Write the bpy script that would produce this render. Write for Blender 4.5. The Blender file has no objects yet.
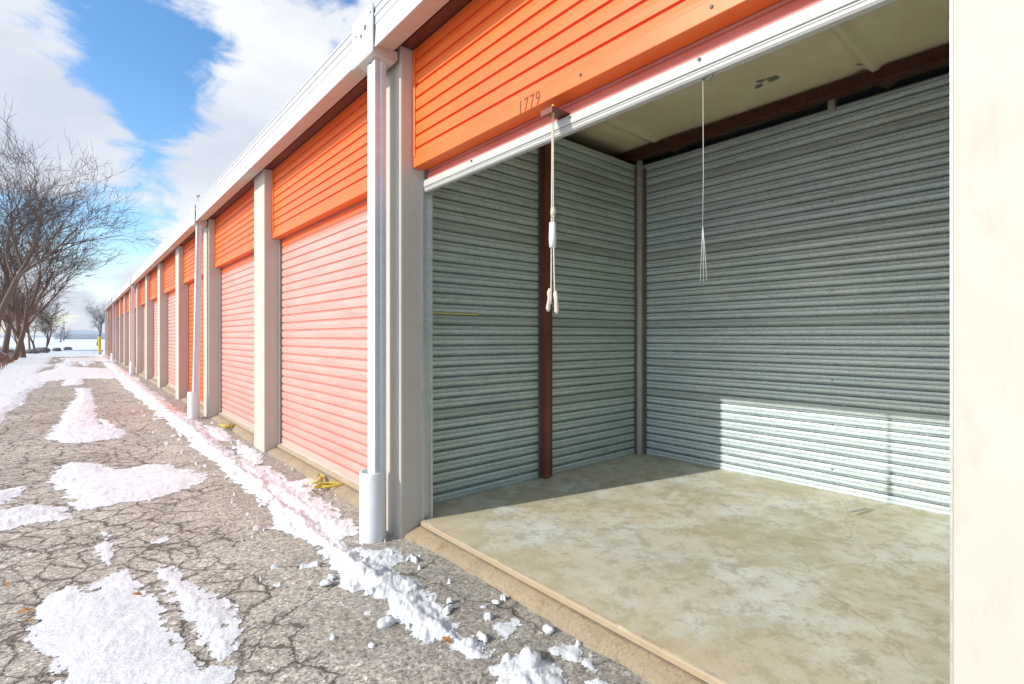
import bpy, math, random
import numpy as np
from mathutils import Vector, Matrix
R = math.radians
random.seed(7); rng = np.random.default_rng(7)
scene = bpy.context.scene
COL = scene.collection

# ------------------------------------------------------------------ camera numbers
FPX = 505.0; YAW = R(40.74); HC = 1.5; HY = 337.0
CY, SY = math.cos(YAW), math.sin(YAW)
def ground_at(px, py, z=0.0):
    dep = (HC - z) * FPX / (py - HY); lat = (px - 512) / FPX * dep
    return (lat * CY + dep * SY, -lat * SY + dep * CY)
def on_line(px, Y):
    r = (px - 512) / FPX
    return Y * (SY + r * CY) / (CY - r * SY)

BAY = 3.66; PW = 0.5; OW = BAY - PW; Y0 = 0.266       # opening k runs Y0+k*BAY .. +OW
XF = 1.845; XH = 1.955; XD = 2.055; XB = 5.21
NB = 14
ZF = 0.09

# ------------------------------------------------------------------ mesh helper
class MB:
    def __init__(s): s.v = []; s.f = []; s.m = []
    def face(s, idx, m=0): s.f.append(tuple(idx)); s.m.append(m)
    def box(s, x0, x1, y0, y1, z0, z1, m=0):
        b = len(s.v)
        s.v += [(x0,y0,z0),(x1,y0,z0),(x1,y1,z0),(x0,y1,z0),(x0,y0,z1),(x1,y0,z1),(x1,y1,z1),(x0,y1,z1)]
        for q in ((0,3,2,1),(4,5,6,7),(0,1,5,4),(1,2,6,5),(2,3,7,6),(3,0,4,7)): s.face([b+i for i in q], m)
    def prof(s, pts, axis, t0, t1, m=0, closed=True, mats=None, caps=True, steps=1):
        """extrude a profile of pairs: axis 'y' -> pairs are (x,z); axis 'x' -> (y,z); axis 'z' -> (x,y)"""
        n = len(pts); b = len(s.v)
        for k in range(steps + 1):
            t = t0 + (t1 - t0) * k / steps
            for a, c in pts:
                s.v.append((a, t, c) if axis == 'y' else (t, a, c) if axis == 'x' else (a, c, t))
        nn = n if closed else n - 1
        for k in range(steps):
            o = b + k * n
            for i in range(nn):
                j = (i + 1) % n
                s.face((o + i, o + j, o + n + j, o + n + i), mats[i] if mats else m)
        if closed and caps:
            s.face([b + i for i in range(n)][::-1], m); s.face([b + steps * n + i for i in range(n)], m)
    def tube(s, pts, rad, n=8, m=0, cap=True, flat=1.0):
        b = len(s.v); K = len(pts); P = [Vector(p) for p in pts]
        if not hasattr(rad, '__len__'): rad = [rad] * K
        up = None
        for k in range(K):
            d = (P[min(k+1, K-1)] - P[max(k-1, 0)])
            if d.length < 1e-9: d = Vector((0,0,1))
            d.normalize()
            if up is None:
                up = d.cross(Vector((0.31,0.9,0.2))).normalized()
            u = (up - d * up.dot(d))
            if u.length < 1e-6: u = d.orthogonal()
            u.normalize(); up = u; w = d.cross(u)
            for i in range(n):
                a = 2 * math.pi * i / n
                s.v.append(tuple(P[k] + (u * math.cos(a) + w * math.sin(a) * flat) * rad[k]))
        for k in range(K-1):
            for i in range(n):
                j = (i+1) % n
                s.face((b+k*n+i, b+k*n+j, b+(k+1)*n+j, b+(k+1)*n+i), m)
        if cap:
            s.face([b+i for i in range(n)][::-1], m); s.face([b+(K-1)*n+i for i in range(n)], m)
    def build(s, name, mats, parent=None, smooth=False, bevel=0, sub=0):
        me = bpy.data.meshes.new(name)
        me.from_pydata(s.v, [], s.f); 
        if not isinstance(mats, (list, tuple)): mats = [mats]
        for m in mats: me.materials.append(m)
        me.polygons.foreach_set('material_index', s.m)
        if smooth: me.polygons.foreach_set('use_smooth', [True] * len(s.f))
        me.update()
        o = bpy.data.objects.new(name, me); COL.objects.link(o)
        if parent: o.parent = parent
        if bevel:
            md = o.modifiers.new('bevel', 'BEVEL'); md.width = bevel; md.segments = 2; md.limit_method = 'ANGLE'; md.angle_limit = R(40)
        if sub:
            md = o.modifiers.new('sub', 'SUBSURF'); md.levels = sub; md.render_levels = sub
        return o
def tag(o, label=None, cat=None, group=None, kind=None):
    if label: o['label'] = label
    if cat: o['category'] = cat
    if group: o['group'] = group
    if kind: o['kind'] = kind
    return o
def empty(name, loc):
    o = bpy.data.objects.new(name, None); o.empty_display_size = .2; COL.objects.link(o); o.location = loc; return o
def dup(o, parent=None, loc=None, name=None):
    c = o.copy(); COL.objects.link(c)
    c.parent = parent
    if loc is not None: c.location = loc
    for k in ('label',):
        pass
    for ch in list(o.children):
        dup(ch, c)
    return c

# ------------------------------------------------------------------ numpy noise
def vnoise(x, y, seed=0):
    xi = np.floor(x).astype(np.int64); yi = np.floor(y).astype(np.int64)
    xf = x - xi; yf = y - yi
    def h(a, b):
        n = (a * 374761393 + b * 668265263 + seed * 1442695041) & 0xffffffff
        n = ((n ^ (n >> 13)) * 1274126177) & 0xffffffff
        n = (n ^ (n >> 16)) & 0xffffffff
        return n / 4294967295.0 * 2 - 1
    u = xf*xf*(3-2*xf); v = yf*yf*(3-2*yf)
    return (h(xi,yi)*(1-u)+h(xi+1,yi)*u)*(1-v) + (h(xi,yi+1)*(1-u)+h(xi+1,yi+1)*u)*v
def fbm(x, y, sc=1.0, oc=4, seed=0, gain=.5):
    a = 1.0; t = 0; s = 0
    for i in range(oc):
        t = t + a * vnoise(x*sc + 17.3*i, y*sc - 9.1*i, seed + i); s += a; a *= gain; sc *= 2.03
    return t / s

# ------------------------------------------------------------------ materials
class NT:
    def __init__(s, name):
        s.mat = bpy.data.materials.new(name); s.mat.use_nodes = True
        s.t = s.mat.node_tree; s.n = s.t.nodes; s.b = s.n['Principled BSDF']
        s._tc = None
    def add(s, typ, **kw):
        n = s.n.new(typ)
        for k, v in kw.items():
            if k.startswith('i_'):
                key = k[2:]; key = int(key) if key.isdigit() else key.replace('_', ' ')
                if hasattr(v, 'links') : s.t.links.new(v, n.inputs[key])
                else: n.inputs[key].default_value = v
            else: setattr(n, k, v)
        return n
    def link(s, a, b): s.t.links.new(a, b)
    def co(s, scale=(1,1,1), kind='Object'):
        if s._tc is None: s._tc = s.add('ShaderNodeTexCoord')
        m = s.add('ShaderNodeMapping'); s.link(s._tc.outputs[kind], m.inputs[0]); m.inputs['Scale'].default_value = scale
        return m.outputs[0]
    def noise(s, scale, detail=4, rough=.55, co=None, out='Fac', dist=0):
        n = s.add('ShaderNodeTexNoise'); s.link(co if co is not None else s.co(), n.inputs['Vector'])
        n.inputs['Scale'].default_value = scale; n.inputs['Detail'].default_value = detail; n.inputs['Roughness'].default_value = rough
        n.inputs['Distortion'].default_value = dist
        return n.outputs[out]
    def ramp(s, fac, stops, interp='LINEAR'):
        n = s.add('ShaderNodeValToRGB'); s.link(fac, n.inputs[0]); cr = n.color_ramp; cr.interpolation = interp
        while len(cr.elements) < len(stops): cr.elements.new(.5)
        for e, (p, c) in zip(cr.elements, stops):
            e.position = p; e.color = (c, c, c, 1) if isinstance(c, (int, float)) else (*c, 1)
        return n.outputs[0]
    def mix(s, fac, a, b, mode='MIX'):
        n = s.add('ShaderNodeMix', data_type='RGBA', blend_type=mode)
        for sock, v in ((n.inputs[0], fac), (n.inputs[6], a), (n.inputs[7], b)):
            if hasattr(v, 'links'): s.link(v, sock)
            elif isinstance(v, (int, float)): sock.default_value = v
            else: sock.default_value = (*v, 1)
        return n.outputs[2]
    def math(s, op, a, b=0.0, c=0.0, clamp=False):
        n = s.add('ShaderNodeMath', operation=op, use_clamp=clamp)
        for i, v in enumerate((a, b, c)):
            if hasattr(v, 'links'): s.link(v, n.inputs[i])
            else: n.inputs[i].default_value = v
        return n.outputs[0]
    def bump(s, h, strength=.3, dist=.01, prev=None):
        n = s.add('ShaderNodeBump'); s.link(h, n.inputs['Height']); n.inputs['Strength'].default_value = strength; n.inputs['Distance'].default_value = dist
        if prev is not None: s.link(prev, n.inputs['Normal'])
        return n.outputs[0]
    def set(s, color=None, rough=None, metal=None, normal=None, spec=None):
        for key, v in (('Base Color', color), ('Roughness', rough), ('Metallic', metal), ('Normal', normal), ('Specular IOR Level', spec)):
            if v is None: continue
            if hasattr(v, 'links'): s.link(v, s.b.inputs[key])
            elif isinstance(v, (int, float)): s.b.inputs[key].default_value = v
            else: s.b.inputs[key].default_value = (*v, 1)
        return s.mat
    def sep(s, axis, kind='Object'):
        n = s.add('ShaderNodeSeparateXYZ'); s.link(s.co(kind=kind), n.inputs[0]); return n.outputs[axis]

def painted(name, c1, c2, rough=.4, dirt=(.35,.3,.24), dirt_amt=.25, scale=3, streak=(6,6,.5)):
    t = NT(name)
    f = t.noise(scale, 5, .6)
    col = t.mix(t.ramp(f, [(.3, 0), (.7, 1)]), c1, c2)
    st = t.noise(4, 6, .65, t.co(streak))
    col = t.mix(t.math('MULTIPLY', t.ramp(st, [(.55, 0), (.78, 1)]), dirt_amt), col, dirt)
    fine = t.noise(160, 2, .5)
    nb = t.bump(fine, .05, .002)
    return t.set(col, t.ramp(f, [(.2, rough-.06), (.8, rough+.1)]), 0, nb)

M = {}
M['trim'] = painted('pier_paint', (.565,.53,.465), (.53,.49,.42), .62, (.38,.33,.26), .4, streak=(4,4,1.2))
M['trim'].node_tree.nodes['Principled BSDF'].inputs['Specular IOR Level'].default_value = .12
M['white_metal'] = painted('gutter_paint', (.60,.61,.61), (.56,.575,.58), .5, (.5,.5,.48), .2, streak=(3,1,6))
for k_ in ('white_metal',): M[k_].node_tree.nodes['Principled BSDF'].inputs['Specular IOR Level'].default_value = .12
def orange(name, c1, c2, fade=None):
    t = NT(name)
    f = t.noise(1.3, 4, .6)
    col = t.mix(t.ramp(f, [(.3,0),(.7,1)]), c1, c2)
    st = t.noise(5, 6, .7, t.co((1,.7,14)))
    col = t.mix(t.math('MULTIPLY', t.ramp(st, [(.58,0),(.8,1)]), .35), col, (.80,.34,.14))
    sp = t.noise(60, 3, .6)
    col = t.mix(t.math('MULTIPLY', t.ramp(sp, [(.68,0),(.74,1)]), .4), col, (.25,.06,.03))
    return t.set(col, .42, 0, t.bump(t.noise(30,3), .08, .003))
M['orange'] = orange('orange_paint', (.82,.14,.020), (.84,.175,.032))
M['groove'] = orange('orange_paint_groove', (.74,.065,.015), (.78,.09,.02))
M['orange_new'] = orange('orange_paint_bright', (.85,.12,.02), (.84,.16,.03))
def faded(name, base, pale, red, amt):
    t = NT(name)
    z = t.sep(2)
    n1 = t.noise(2.2, 5, .65, t.co((1,.6,3)))
    col = t.mix(t.ramp(n1, [(.3,0),(.72,1)]), base, pale)
    st = t.noise(3.4, 7, .72, t.co((1,.9,16)))
    msk = t.math('MULTIPLY', t.ramp(st, [(.575,0),(.66,1)]), t.ramp(t.math('DIVIDE', z, 3.0), [(.0,1),(.55,.35),(.9,.1)]))
    col = t.mix(t.math('MULTIPLY', msk, amt), col, red)
    sc = t.noise(26, 4, .7, t.co((1,.4,5)))
    col = t.mix(t.math('MULTIPLY', t.ramp(sc, [(.64,0),(.72,1)]), .35), col, (.92,.82,.76))
    # unfaded top that the header has sheltered
    top = t.ramp(t.math('DIVIDE', z, 3.0), [(.875,0),(.895,1)])
    col = t.mix(top, col, (.84,.13,.025))
    # chalky pale foot
    foot = t.ramp(t.math('ADD', t.math('DIVIDE', z, 3.0), t.math('MULTIPLY', n1, .03)), [(.03,1),(.09,0)])
    col = t.mix(t.math('MULTIPLY', foot, .5), col, (.72,.60,.50))
    return t.set(col, .5, 0, t.bump(t.noise(24,4,.6,t.co((1,1,4))), .15, .003))
M['sheltered'] = painted('sheltered_red_slats', (.55,.13,.10), (.62,.20,.16), .4, (.75,.4,.34), .4, streak=(1,1,30))
M['pink'] = faded('faded_pink_paint', (.66,.30,.245), (.68,.40,.35), (.64,.17,.12), .9)
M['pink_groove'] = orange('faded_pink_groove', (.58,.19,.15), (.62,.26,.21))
M['salmon'] = faded('faded_salmon_paint', (.68,.30,.24), (.70,.38,.32), (.68,.14,.09), .5)
def galvan(name, lo, hi, warm=None, metal=.55, lapz=0, rough=.42, streakz=22, wet=None):
    t = NT(name)
    v = t.add('ShaderNodeTexVoronoi'); t.link(t.co(), v.inputs['Vector']); v.inputs['Scale'].default_value = 70
    spg = t.add('ShaderNodeSeparateColor'); t.link(v.outputs['Color'], spg.inputs[0])
    st = t.noise(2.5, 6, .65, t.co((.5,.5,streakz/8)))
    f = t.math('ADD', t.math('MULTIPLY', spg.outputs[0], .3), t.math('MULTIPLY', st, .8))
    col = t.mix(t.ramp(f, [(.3,0),(.8,1)]), lo, hi)
    wt = t.noise(9, 5, .75, t.co((.5,.5,2.5)))
    col = t.mix(t.math('MULTIPLY', t.ramp(wt, [(.6,0),(.72,1)]), .5), col, (.80,.80,.76))
    if warm:
        zf = t.math('FRACT', t.math('DIVIDE', t.math('ADD', t.sep(2), t.math('MULTIPLY', t.noise(.6, 2), .02)), .81))
        lap = t.ramp(zf, [(.0,1),(.10,1),(.115,0),(.985,0),(1,1)])
        col = t.mix(t.math('MULTIPLY', lap, .38), col, (.30,.31,.27))
        gs = t.noise(30, 5, .8, t.co((.10,.10,4)))
        col = t.mix(t.math('MULTIPLY', t.ramp(gs, [(.58,0),(.66,1)]), .55), col, (.26,.27,.23))
        rn = t.noise(1.4, 4, .7, t.co((.6,.6,6)))
        col = t.mix(t.math('MULTIPLY', t.ramp(rn, [(.55,0),(.75,1)]), .5), col, warm)
    return t.set(col, t.ramp(f, [(.2, rough-.08), (.8, rough+.12)]), metal, t.bump(t.noise(40,4), .1, .003))
M['galv'] = galvan('galvanised_wall', (.50,.64,.68), (.78,.88,.90), (.50,.50,.38), .2, .40)
M['galv_side'] = galvan('galvanised_partition', (.44,.54,.50), (.66,.75,.70), (.42,.42,.28), .2, .42)
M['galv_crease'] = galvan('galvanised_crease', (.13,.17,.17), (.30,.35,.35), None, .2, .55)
M['galv_dull'] = galvan('galvanised_dull', (.36,.42,.42), (.54,.60,.59), None, .22, .5)
M['galv_post'] = galvan('galvanised_post', (.50,.52,.48), (.68,.68,.62), None, .5, .4)
M['spout'] = galvan('galvanised_downspout', (.60,.64,.67), (.70,.74,.77), None, .25, .3)
M['alu'] = painted('door_bar_metal', (.55,.55,.52), (.48,.48,.45), .4, (.35,.33,.28), .35, streak=(5,.6,9))
M['boot'] = painted('white_plastic_boot', (.80,.81,.81), (.75,.77,.78), .4, (.45,.44,.42), .35, streak=(5,5,1.5))
M['brown'] = painted('red_oxide_steel', (.20,.055,.030), (.145,.038,.022), .55, (.30,.17,.10), .4)
M['beam'] = painted('dark_oxide_beam', (.105,.030,.018), (.075,.022,.015), .6, (.2,.1,.06), .4)
M['rubber'] = painted('black_rubber', (.05,.05,.045), (.08,.08,.07), .7, (.2,.18,.15), .5)
M['dark'] = painted('dark_steel', (.14,.14,.13), (.10,.10,.10), .55)
M['dark_wall'] = painted('dark_block', (.16,.15,.14), (.12,.12,.11), .8)

def mk_ceiling():
    t = NT('ceiling_insulation_vinyl')
    n = t.noise(2.2, 5, .6)
    col = t.mix(t.ramp(n, [(.3,0),(.7,1)]), (.92,.82,.56), (.84,.72,.47))
    # small torn spots showing grey-green backing
    geo = t.co()
    def spot(cx, cy, r, sx=1.0):
        s_ = t.add('ShaderNodeVectorMath', operation='SUBTRACT'); t.link(geo, s_.inputs[0]); s_.inputs[1].default_value = (cx, cy, 3.72)
        m_ = t.add('ShaderNodeVectorMath', operation='MULTIPLY'); t.link(s_.outputs[0], m_.inputs[0]); m_.inputs[1].default_value = (1, sx, 0)
        l_ = t.add('ShaderNodeVectorMath', operation='LENGTH'); t.link(m_.outputs[0], l_.inputs[0])
        return t.math('SUBTRACT', 1.0, t.math('DIVIDE', l_.outputs['Value'], r), clamp=True)
    for cx, cy, r in ((4.62, 1.86, .11), (4.66,2.0,.085), (4.58,1.95,.07), (4.95, 1.3, .05)):
        k = t.math('MULTIPLY', spot(cx, cy, r), t.noise(22, 4, .75))
        col = t.mix(t.ramp(k, [(.24,0),(.30,1)]), col, (.22,.23,.16))
    return t.set(col, .55, 0, t.bump(t.noise(5, 5, .6), .25, .03))
M['ceiling'] = mk_ceiling()

def mk_floor():
    t = NT('worn_concrete_floor')
    n = t.noise(.8, 6, .66); n2 = t.noise(2.1, 8, .74); n3 = t.noise(8, 7, .78)
    col = t.mix(t.ramp(n, [(.36,0),(.62,1)]), (.64,.565,.41), (.63,.61,.51))
    col = t.mix(t.ramp(n2, [(.46,0),(.62,.85)]), col, (.74,.77,.69))
    col = t.mix(t.math('MULTIPLY', t.ramp(n3, [(.50,0),(.60,1)]), .55), col, (.33,.30,.19))
    n4 = t.noise(1.7, 8, .74, t.co((1,1,1)), dist=.3)
    col = t.mix(t.math('MULTIPLY', t.ramp(n4, [(.47,0),(.60,1)]), .65), col, (.43,.39,.23))
    hc = t.add('ShaderNodeTexVoronoi', feature='DISTANCE_TO_EDGE', voronoi_dimensions='2D'); hd_ = t.add('ShaderNodeTexNoise'); t.link(t.co(), hd_.inputs['Vector']); hd_.inputs['Scale'].default_value = 3; hd_.inputs['Detail'].default_value = 6
    hm = t.add('ShaderNodeVectorMath', operation='MULTIPLY_ADD'); t.link(hd_.outputs['Color'], hm.inputs[0]); hm.inputs[1].default_value = (.3,.3,.3); t.link(t.co(), hm.inputs[2]); t.link(hm.outputs[0], hc.inputs['Vector']); hc.inputs['Scale'].default_value = .42
    hl = t.math('SUBTRACT', 1.0, t.math('MULTIPLY', hc.outputs[0], 260), clamp=True)
    col = t.mix(t.math('MULTIPLY', hl, .28), col, (.16,.12,.07))
    sc_ = t.noise(3, 4, .8, t.co((8,.9,1)))
    col = t.mix(t.math('MULTIPLY', t.ramp(sc_, [(.66,0),(.72,1)]), .35), col, (.30,.26,.17))
    v = t.noise(38, 3, .6)
    col = t.mix(t.math('MULTIPLY', t.ramp(v, [(.70,0),(.75,1)]), .7), col, (.12,.09,.05))
    # tan band near the door where water has stained the slab
    x = t.math('ADD', t.sep(0), t.math('MULTIPLY', n2, .7))
    edge = t.ramp(t.math('DIVIDE', x, 6.0), [(.36,1),(.49,0)])
    col = t.mix(t.math('MULTIPLY', edge, .6), col, (.62,.49,.29))
    fe = t.ramp(t.math('ADD', t.sep(0), t.math('MULTIPLY', t.noise(9, 5, .7), .05)), [(.0,1),(1,0)])
    fx = t.math('MULTIPLY', t.math('SUBTRACT', 2.052, t.math('ADD', t.sep(0), t.math('MULTIPLY', t.noise(9, 5, .7), .06))), 60, clamp=True)
    col = t.mix(t.math('MULTIPLY', fx, .8), col, (.37,.28,.18))
    nb = t.bump(n3, .12, .01); nb = t.bump(t.noise(120,3), .12, .003, nb)
    return t.set(col, t.ramp(n2, [(.35,.62),(.65,.42)]), 0, nb, .4)
M['floor'] = mk_floor()
def mk_apron():
    t = NT('concrete_apron')
    n = t.noise(1.6, 6, .65); n3 = t.noise(12, 6, .75)
    col = t.mix(t.ramp(n, [(.35,0),(.65,1)]), (.46,.36,.22), (.36,.29,.195))
    col = t.mix(t.math('MULTIPLY', t.ramp(n3, [(.58,0),(.68,1)]), .6), col, (.24,.16,.08))
    n4 = t.noise(3.2, 5, .6, dist=1)
    col = t.mix(t.math('MULTIPLY', t.ramp(n4, [(.6,0),(.66,1)]), .6), col, (.32,.20,.07))
    ag = t.noise(70, 3, .8); col = t.mix(t.math('MULTIPLY', t.ramp(ag, [(.5,0),(.62,1)]), .45), col, (.20,.16,.11)); col = t.mix(t.math('MULTIPLY', t.ramp(ag, [(.34,1),(.42,0)]), .35), col, (.60,.52,.40))
    gp_ = t.math('MULTIPLY', t.math('SUBTRACT', t.math('ADD', t.sep(0), t.math('MULTIPLY', t.noise(7,5,.7), .03)), 1.992), 50, clamp=True)
    col = t.mix(t.math('MULTIPLY', gp_, .75), col, (.13,.095,.06))
    return t.set(col, t.ramp(n4, [(.5,.7),(.65,.35)]), 0, t.bump(t.noise(90,4,.8), .7, .012, t.bump(n3, .5, .02)), .4)
M['apron'] = mk_apron()

def mk_asphalt():
    t = NT('cracked_asphalt')
    co = t.co()
    big = t.noise(.7, 5, .6)
    col = t.mix(t.ramp(big, [(.32,0),(.68,1)]), (.42,.39,.325), (.56,.53,.45))
    # aggregate
    v = t.add('ShaderNodeTexVoronoi'); t.link(co, v.inputs['Vector']); v.inputs['Scale'].default_value = 95
    sp = t.add('ShaderNodeSeparateColor'); t.link(v.outputs['Color'], sp.inputs[0])
    g1 = t.ramp(sp.outputs[0], [(0,.50),(.5,1.0),(.9,1.25),(1,1.7)])
    v2 = t.add('ShaderNodeTexVoronoi'); t.link(co, v2.inputs['Vector']); v2.inputs['Scale'].default_value = 42
    sp2 = t.add('ShaderNodeSeparateColor'); t.link(v2.outputs['Color'], sp2.inputs[0])
    g2 = t.ramp(sp2.outputs[1], [(0,.66),(.3,1.0),(.85,1.06),(1,1.45)])
    col = t.mix(1.0, col, g1, 'MULTIPLY'); col = t.mix(1.0, col, g2, 'MULTIPLY')
    # cracks: distorted coordinates
    dn = t.add('ShaderNodeTexNoise'); t.link(co, dn.inputs['Vector']); dn.inputs['Scale'].default_value = 7; dn.inputs['Detail'].default_value = 6; dn.inputs['Roughness'].default_value = .7
    sub = t.add('ShaderNodeVectorMath', operation='SUBTRACT'); t.link(dn.outputs['Color'], sub.inputs[0]); sub.inputs[1].default_value = (.5,.5,.5)
    scl = t.add('ShaderNodeVectorMath', operation='SCALE'); t.link(sub.outputs[0], scl.inputs[0]); scl.inputs['Scale'].default_value = .16
    dc = t.add('ShaderNodeVectorMath', operation='ADD'); t.link(co, dc.inputs[0]); t.link(scl.outputs[0], dc.inputs[1])
    def cr(scale, w0, w1):
        c = t.add('ShaderNodeTexVoronoi', feature='DISTANCE_TO_EDGE', voronoi_dimensions='2D'); t.link(dc.outputs[0], c.inputs['Vector']); c.inputs['Scale'].default_value = scale
        wn = t.noise(2.6, 4, .7)
        lim = t.math('ADD', w0, t.math('MULTIPLY', t.ramp(wn, [(.35,0),(.7,1)]), w1))
        return t.math('SUBTRACT', 1.0, t.math('DIVIDE', c.outputs[0], lim), clamp=True), c.outputs[0]
    x = t.sep(0); y = t.sep(1)
    wob = t.math('MULTIPLY', t.noise(1.1, 4, .6), .9)
    zone = t.ramp(t.math('ADD', t.math('MULTIPLY', x, .5), wob), [(.80,1),(.92,0)])
    c1, d1 = cr(4.5, .006, .062); c2, d2 = cr(1.25, .002, .020); c3, d3 = cr(10.5, .0, .075)
    c1 = t.math('MAXIMUM', c1, t.math('MULTIPLY', c3, t.ramp(t.noise(1.9, 3), [(.52,0),(.64,.7)])))
    crack = t.math('MAXIMUM', t.math('MULTIPLY', c1, zone), t.math('MULTIPLY', c2, t.ramp(t.noise(.8,3), [(.42,0),(.55,1)])))
    crk = t.ramp(crack, [(.0,0),(.45,1)])
    # worn shoulders beside each crack
    sh = t.math('MULTIPLY', t.ramp(d1, [(.0,1),(.16,0)]), zone)
    col = t.mix(t.math('MULTIPLY', sh, .30), col, (.13,.105,.08))
    col = t.mix(t.math('MULTIPLY', crk, .70), col, (.10,.078,.056))
    pt = t.ramp(t.noise(1.3, 7, .7), [(.54,0),(.62,1)]); col = t.mix(t.math('MULTIPLY', pt, .28), col, (.20,.17,.13))
    # damp darker band along the building
    damp = t.ramp(t.math('ADD', x, t.math('MULTIPLY', t.noise(1.7,5,.7), .9)), [(.0,0),(1,0)])
    bx = t.math('ADD', x, t.math('MULTIPLY', t.noise(1.7,5,.7), .8))
    dband = t.ramp(t.math('MULTIPLY', t.math('SUBTRACT', bx, 1.35), 2.2, clamp=True), [(0,0),(1,1)])
    col = t.mix(t.math('MULTIPLY', dband, .35), col, (.19,.165,.14))
    hh = t.math('ADD', t.math('MULTIPLY', sp.outputs[0], .3), t.math('MULTIPLY', sp2.outputs[1], .4))
    nb = t.bump(hh, .55, .006)
    nb = t.bump(t.math('SUBTRACT', 1.0, crk), .9, .02, nb)
    nb = t.bump(t.noise(3, 5, .6), .35, .05, nb)
    return t.set(col, .85, 0, nb, .25)
M['asphalt'] = mk_asphalt()
def mk_snow(name, thin_edges):
    t = NT(name)
    n = t.noise(7, 6, .7)
    col = t.mix(t.ramp(n, [(.35,0),(.65,1)]), (.78,.81,.82), (.85,.87,.86))
    d = t.noise(55, 4, .7); d2 = t.noise(2.2, 4, .6)
    col = t.mix(t.math('MULTIPLY', t.math('MULTIPLY', t.ramp(d, [(.62,0),(.70,1)]), t.ramp(d2, [(.42,0),(.58,1)])), .75), col, (.34,.31,.27))
    thin = t.math('MULTIPLY', t.ramp(t.noise(90,3,.7), [(.50,0),(.62,1)]), t.ramp(t.noise(4.5,5,.7), [(.40,0),(.56,.7)]))
    col = t.mix(thin, col, (.42,.44,.47))
    nb = t.bump(t.noise(28, 6, .7), .45, .015); nb = t.bump(t.noise(6,4,.6), .35, .04, nb)
    if thin_edges:
        at = t.add('ShaderNodeAttribute'); at.attribute_name = 'cover'
        gr = t.math('ADD', t.math('MULTIPLY', t.noise(60, 3, .6), .6), t.math('MULTIPLY', t.noise(14, 4, .7), .6))
        cvr = t.ramp(at.outputs['Fac'], [(0,0),(.45,.48),(.75,.8),(1,1)])
        al = t.ramp(t.math('SUBTRACT', t.math('ADD', cvr, .22), gr), [(.02,0),(.07,1)])
        t.link(al, t.b.inputs['Alpha'])
    return t.set(col, .55, 0, nb, .3)
M['snow'] = mk_snow('old_snow', True); M['snow_lump'] = mk_snow('snow_lump', False)
def mk_ground():
    t = NT('snowy_field')
    n = t.noise(.5, 6, .65); n2 = t.noise(3, 6, .75, t.co((1,1,1)))
    col = t.mix(t.ramp(n2, [(.3,0),(.7,1)]), (.80,.82,.86), (.86,.87,.89))
    geo = t.add('ShaderNodeNewGeometry'); sx = t.add('ShaderNodeSeparateXYZ'); t.link(geo.outputs['Normal'], sx.inputs[0])
    slope = t.ramp(sx.outputs[2], [(.86,1),(.985,0)])
    f = t.math('MULTIPLY', t.ramp(n2, [(.42,0),(.56,1)]), t.math('ADD', t.math('MULTIPLY', slope, .9), t.ramp(n, [(.55,0),(.75,.55)])), clamp=True)
    col = t.mix(f, col, (.20,.12,.075))
    return t.set(col, .7, 0, t.bump(n2, .5, .05), .25)
M['ground'] = mk_ground()
def mk_blue_shade():  # blue-grey tones paint the shadow lying on far snow
    t = NT('blue_shaded_snow'); n = t.noise(.9, 6, .7, t.co((.5,1.6,1))); n2 = t.noise(3, 5, .7)
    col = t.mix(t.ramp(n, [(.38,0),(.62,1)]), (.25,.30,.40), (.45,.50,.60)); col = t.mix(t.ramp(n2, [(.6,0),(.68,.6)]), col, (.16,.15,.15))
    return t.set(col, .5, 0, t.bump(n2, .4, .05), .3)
M['blue_shade'] = mk_blue_shade()
def mk_bark(name, a, b):
    t = NT(name)
    n = t.noise(6, 5, .7, t.co((3,3,.6)))
    return t.set(t.mix(t.ramp(n, [(.3,0),(.7,1)]), a, b), .85, 0, t.bump(n, .5, .03), .2)
M['bark'] = mk_bark('bark_greybrown', (.13,.095,.075), (.21,.155,.125))
M['twig'] = mk_bark('twig_brown', (.085,.06,.05), (.14,.10,.085))
M['twig_red'] = mk_bark('twig_reddish', (.24,.125,.085), (.32,.18,.12))
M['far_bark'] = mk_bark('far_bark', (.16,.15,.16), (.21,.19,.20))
M['yellow'] = painted('yellow_paint', (.80,.56,.02), (.74,.50,.02), .45, (.3,.2,.08), .3)
M['strap'] = painted('yellow_strap', (.80,.62,.05), (.62,.45,.04), .6, (.3,.22,.08), .5, 20)
M['rope'] = painted('cotton_rope', (.70,.63,.50), (.60,.52,.40), .85, (.4,.34,.25), .4, 30)
M['tape'] = painted('white_tape', (.82,.82,.82), (.76,.76,.76), .5)
M['string'] = painted('white_string', (.50,.50,.47), (.44,.44,.42), .8)
M['stone'] = painted('pale_stone', (.62,.57,.50), (.40,.36,.31), .85, (.2,.17,.14), .5, 14)
M['darkstone'] = painted('dark_boulder', (.10,.10,.10), (.16,.15,.15), .85, (.7,.72,.75), .6, 5, (2,2,2))
M['leaf'] = painted('dead_leaf', (.50,.17,.04), (.42,.24,.08), .7, (.2,.08,.03), .6, 40)
M['leaf_pale'] = painted('dead_leaf_tan', (.55,.33,.12), (.48,.28,.10), .7, (.2,.08,.03), .6, 40)
M['weed'] = painted('dry_weed', (.36,.20,.11), (.26,.13,.07), .85)
M['ink'] = painted('black_marker', (.16,.05,.02), (.22,.07,.03), .7)
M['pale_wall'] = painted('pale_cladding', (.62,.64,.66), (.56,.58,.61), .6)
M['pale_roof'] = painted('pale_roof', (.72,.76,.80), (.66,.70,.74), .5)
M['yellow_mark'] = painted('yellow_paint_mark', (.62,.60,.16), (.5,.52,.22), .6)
M['hill'] = painted('distant_hill', (.55,.60,.66), (.48,.54,.61), .9)

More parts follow.
